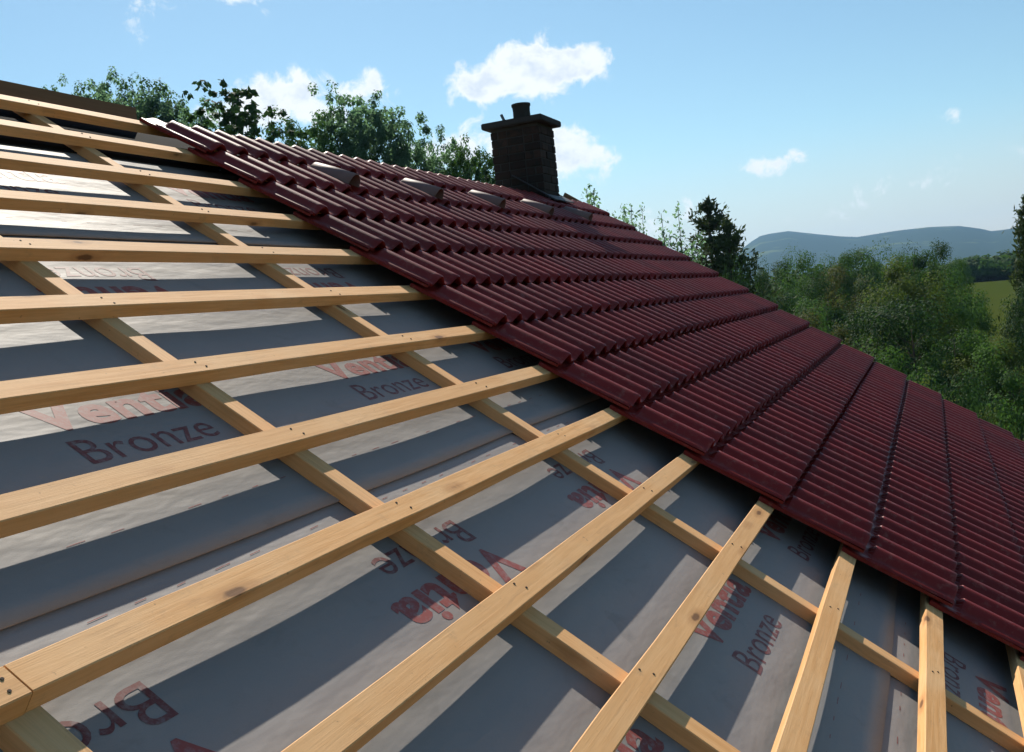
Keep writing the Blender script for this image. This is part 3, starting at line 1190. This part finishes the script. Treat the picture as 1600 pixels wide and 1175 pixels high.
tree('sparse', 'broadleaf_tree', 'dark sparse tree with scattered leaves against white cloud, left one', 'tree', 37.6, 13.90, 22, 2.29, GR)
tree('sparse', 'broadleaf_tree', 'dark sparse tree with scattered leaves against white cloud, right one', 'tree', 35.7, 13.10, 23, 2.16, GR, 2.0)
tree('airy_c', 'broadleaf_tree', 'green tree at the left end of the clump left of the chimney', 'tree', 33.3, 12.30, 34, 2.60, GR)
tree('airy_b', 'broadleaf_tree', 'tallest tree of the clump left of the chimney', 'tree', 31.2, 13.10, 35, 2.60, GR)
tree('airy_a', 'broadleaf_tree', 'broad bluish green tree in the middle of the clump behind the ridge', 'tree', 29.5, 12.60, 34, 3.00, GR)
tree('airy_a', 'broadleaf_tree', 'sloping right-hand tree of the clump behind the ridge', 'tree', 28.1, 11.80, 33, 2.20, GR)
tree('airy_b', 'broadleaf_tree', 'lower tree beside the gap at the right of the clump', 'tree', 27.0, 10.40, 35, 1.70, GR)
tree('airy_a', 'broadleaf_tree', 'small rounded tree between the clump and the chimney', 'tree', 25.5, 10.30, 33, 1.90, GR)
tree('airy_c', 'broadleaf_tree', 'thin treetop left of the chimney with white cloud behind', 'tree', 24.0, 9.90, 32, 1.80, GR)
tree('sparse', 'broadleaf_tree', 'small dark treetop touching the left side of the chimney', 'tree', 23.1, 9.10, 28, 1.49, GR)

GV = 'saplings beyond the far verge'
tree('shoots', 'sapling', 'upright shoots just right of the chimney foot', 'sapling', 17.7, 7.4, 17, 1.5, GV)
tree('shoots', 'sapling', 'lower leafy shoots over the verge between chimney and pine', 'sapling', 15.6, 6.1, 18, .95, GV, 1.0)
tree('shoots_p', 'sapling', 'pale thin sapling left of the pine', 'sapling', 12.75, 5.75, 20, 1.05, GV)
tree('pine', 'pine_tree', 'dark pine with upswept tips standing beyond the verge', 'tree', 11.15, 5.25, 34, 3.5, None, .6)
tree('pine', 'pine_tree', 'shorter pine leaning against the right side of the taller pine', 'tree', 10.2, 4.0, 33, 2.9, None, 2.2)
tree('bush_d', 'shrub', 'dark rounded shrub under the pine at the roof edge', 'shrub', 9.6, 1.1, 28, 1.1)

GF = 'trees of the wood right of the roof'
far = [('full_y', 8.7, .70, 62, 2.6, 'small pale tree at the left end of the wood below the hill'),
       ('full_d', 7.8, 1.3, 60, 2.6, 'dark tree second from the left along the wood skyline'),
       ('full_a', 6.6, 1.5, 58, 3.0, 'green tree third from the left along the wood skyline'),
       ('full_b', 5.0, 1.8, 60, 3.2, 'tall rounded tree, first high crown of the wood skyline'),
       ('full_d', 3.8, 1.35, 63, 2.8, 'dark tree in the dip of the wood skyline'),
       ('full_a', 2.2, 1.3, 60, 3.4, 'wide crown in the middle of the wood skyline'),
       ('full_b', .8, 1.4, 58, 2.8, 'crown at the right of the middle of the wood skyline'),
       ('full_d', -.15, 1.3, 60, 2.6, 'dark pointed crown near the right end of the wood skyline'),
       ('full_b', -.9, .75, 64, 2.2, 'last crown of the wood skyline left of the meadow')]
for kd, az, el, d, w, lab in far:
    tree(kd, 'broadleaf_tree', lab, 'tree', az, el, d, w, GF)
mid = [('full_a', 7.3, .2, 46, 2.4, 'small tree above the verge at the left of the wood'),
       ('full_d', 6.3, .1, 42, 2.6, 'dark tree in the second row at the left of the wood'),
       ('full_b', 5.3, -.35, 40, 2.6, 'mid green tree in the second row below the hill saddle'),
       ('full_o', 3.9, .2, 44, 3.0, 'olive brown tree in the middle of the wood'),
       ('full_d', 2.7, -.1, 42, 2.4, 'dark tree right of the olive brown one'),
       ('full_y', 1.2, .35, 38, 3.0, 'bright yellow green tree in the upper wood'),
       ('full_a', -.2, -.2, 40, 2.6, 'green tree right of the bright yellow green one'),
       ('full_b', -1.2, -.9, 42, 2.3, 'tree at the left edge of the meadow'),
       ('full_a', 6.7, -1.8, 31, 2.6, 'green tree leaning over the verge at the left'),
       ('full_o', 5.4, -2.3, 29, 2.4, 'brownish tree in front of the dark left trees'),
       ('full_b', 4.1, -2.4, 30, 2.8, 'rounded green tree in the centre of the wood'),
       ('full_d', 2.6, -1.5, 31, 2.8, 'large dark tree left of the visible trunk'),
       ('full_d', 1.1, -1.7, 29, 3.0, 'large dark tree with its trunk showing'),
       ('full_b', -.8, -2.6, 28, 2.0, 'broad cool green tree in front of the meadow foot'),
       ('full_y', -2.3, -4.3, 27, 2.2, 'yellowish tree below the meadow'),
       ('full_a', -3.4, -4.5, 26, 2.2, 'green tree below the dark spruce'),
       ('full_a', 3.0, -4.3, 25, 2.2, 'green tree low in the wood behind the verge')]
for kd, az, el, d, w, lab in mid:
    tree(kd, 'broadleaf_tree', lab, 'tree', az, el, d, w, GF)
near = [('bush_d', 6.2, -3.3, 24, 2.0, 'dark shrub along the verge at the left of the wood'),
        ('bush_m', 5.2, -4.1, 23, 1.9, 'green shrub along the verge below the brownish tree'),
        ('bush_y', 4.0, -5.1, 22, 1.7, 'pale yellow green shrub along the middle of the verge'),
        ('bush_m', 2.9, -5.9, 22, 1.9, 'green shrub under the large dark tree'),
        ('bush_y', 1.9, -6.1, 21, 1.8, 'pale shrub under the visible trunk'),
        ('bush_d', .9, -5.6, 23, 2.2, 'dark shrub right of the visible trunk'),
        ('bush_m', -.1, -5.4, 23, 2.2, 'rounded shrub below the broad cool green tree'),
        ('bush_d', -1.2, -5.6, 23, 2.2, 'dark shrub in the lower right of the wood'),
        ('bush_y', -2.2, -7.2, 21, 1.7, 'yellow green shrub near the right edge by the verge'),
        ('bush_m', .3, -7.2, 20, 1.7, 'low green shrub along the lower verge'),
        ('bush_d', -1.2, -8.2, 19.5, 1.8, 'low dark shrub along the lower verge'),
        ('bush_m', -3.3, -7.0, 21, 2.0, 'green shrub at the right edge of the wood'),
        ('bush_y', -2.6, -9.3, 19, 1.6, 'lowest pale shrub by the tiles at the right edge'),
        ('bush_d', -4.4, -8.4, 20, 2.2, 'dark shrub cut off by the right edge')]
for kd, az, el, d, w, lab in near:
    tree(kd, 'shrub', lab, 'shrub', az, el, d, w, 'shrubs along the far verge')
tree('spruce', 'spruce_tree', 'tall dark spruce at the right edge beside the meadow', 'tree', -4.75, 3.5, 36, 2.3)
tree('full_d', 'broadleaf_tree', 'dark tree below the spruce at the right edge', 'tree', -4.9, -1.2, 32, 2.0, GF)


# the wood behind and the bushes over the meadow read as one mass
def mass(name, spots, seed, mat, leaf):
    rng = np.random.default_rng(seed)
    PT, OT = [], []
    for (az, d, top, w) in spots:
        g = ground_z(d, az)
        n = int(2600 * w / 3)
        dd = rng.normal(size=(n, 3))
        dd /= np.linalg.norm(dd, axis=1)[:, None]
        q = rng.uniform(0.55, 1, n)[:, None]
        lum = 1 + 0.25 * np.sin(4 * dd[:, :1] + az) * np.sin(5 * dd[:, 1:2] + d) + 0.12 * np.sin(11 * dd[:, 2:3] + 9 * dd[:, :1])
        c = np.array([d * math.cos(R(az)), d * math.sin(R(az)), (g + top) / 2])
        PT.append(c + dd * q * lum * np.array([w / 2, w / 2, (top - g) / 2]))
        OT.append(dd)
    V, F, t = leaves(np.concatenate(PT), leaf, rng, 0.15, 1.5, None, np.concatenate(OT))
    o = link(name, np_mesh(name, V, F, mat, t))
    tag(o, kind='stuff')
    return o


rng = random.Random(9)
sp = []
for i in range(46):
    az = rng.uniform(1.2, 9.2)
    d = rng.uniform(64, 100)
    sp.append((az, d, CAMZ + d * math.tan(R(rng.uniform(-.2, .7))), rng.uniform(3, 5)))
tag(mass('woodland', sp, 61, LEAF_MID, .22), 'mass of green treetops filling the wood behind the nearer trees', 'woodland')
sp = [(rng.uniform(-7, -1.2), rng.uniform(168, 190), CAMZ + 178 * math.tan(R(rng.uniform(.1, .55))), rng.uniform(5, 8)) for i in range(26)]
tag(mass('far_thicket', sp, 62, LEAF_MID, .34), 'distant green thicket along the top of the meadow', 'thicket')
sp = []
for i in range(60):
    az = rng.uniform(-6, 8)
    d = rng.uniform(22, 58)
    if -3.4 < az < -1.4 and d > 34:
        continue
    sp.append((az, d, ground_z(d, az) + rng.uniform(1.0, 2.2), rng.uniform(2, 3.4)))
tag(mass('undergrowth', sp, 63, LEAF_DARK, .14), 'dark undergrowth on the ground beneath the trees of the wood', 'undergrowth')


# ------------------------------------------------------------------ haze
def build_haze():
    me = MB().box(-3780, 3780, -3780, 3780, -37, 182).mesh('haze', None)
    m = bpy.data.materials.new('haze_air')
    m.use_nodes = True
    t = m.node_tree
    for nd in list(t.nodes):
        if nd.type == 'BSDF_PRINCIPLED':
            t.nodes.remove(nd)
    pv = t.nodes.new('ShaderNodeVolumePrincipled')
    pv.inputs['Color'].default_value = (0.36, 0.63, 1.0, 1)
    pv.inputs['Density'].default_value = 0.00015
    pv.inputs['Anisotropy'].default_value = 0.4
    t.links.new(pv.outputs[0], t.nodes['Material Output'].inputs['Volume'])
    me.materials.append(m)
    tag(link('haze', me), kind='stuff')


build_haze()
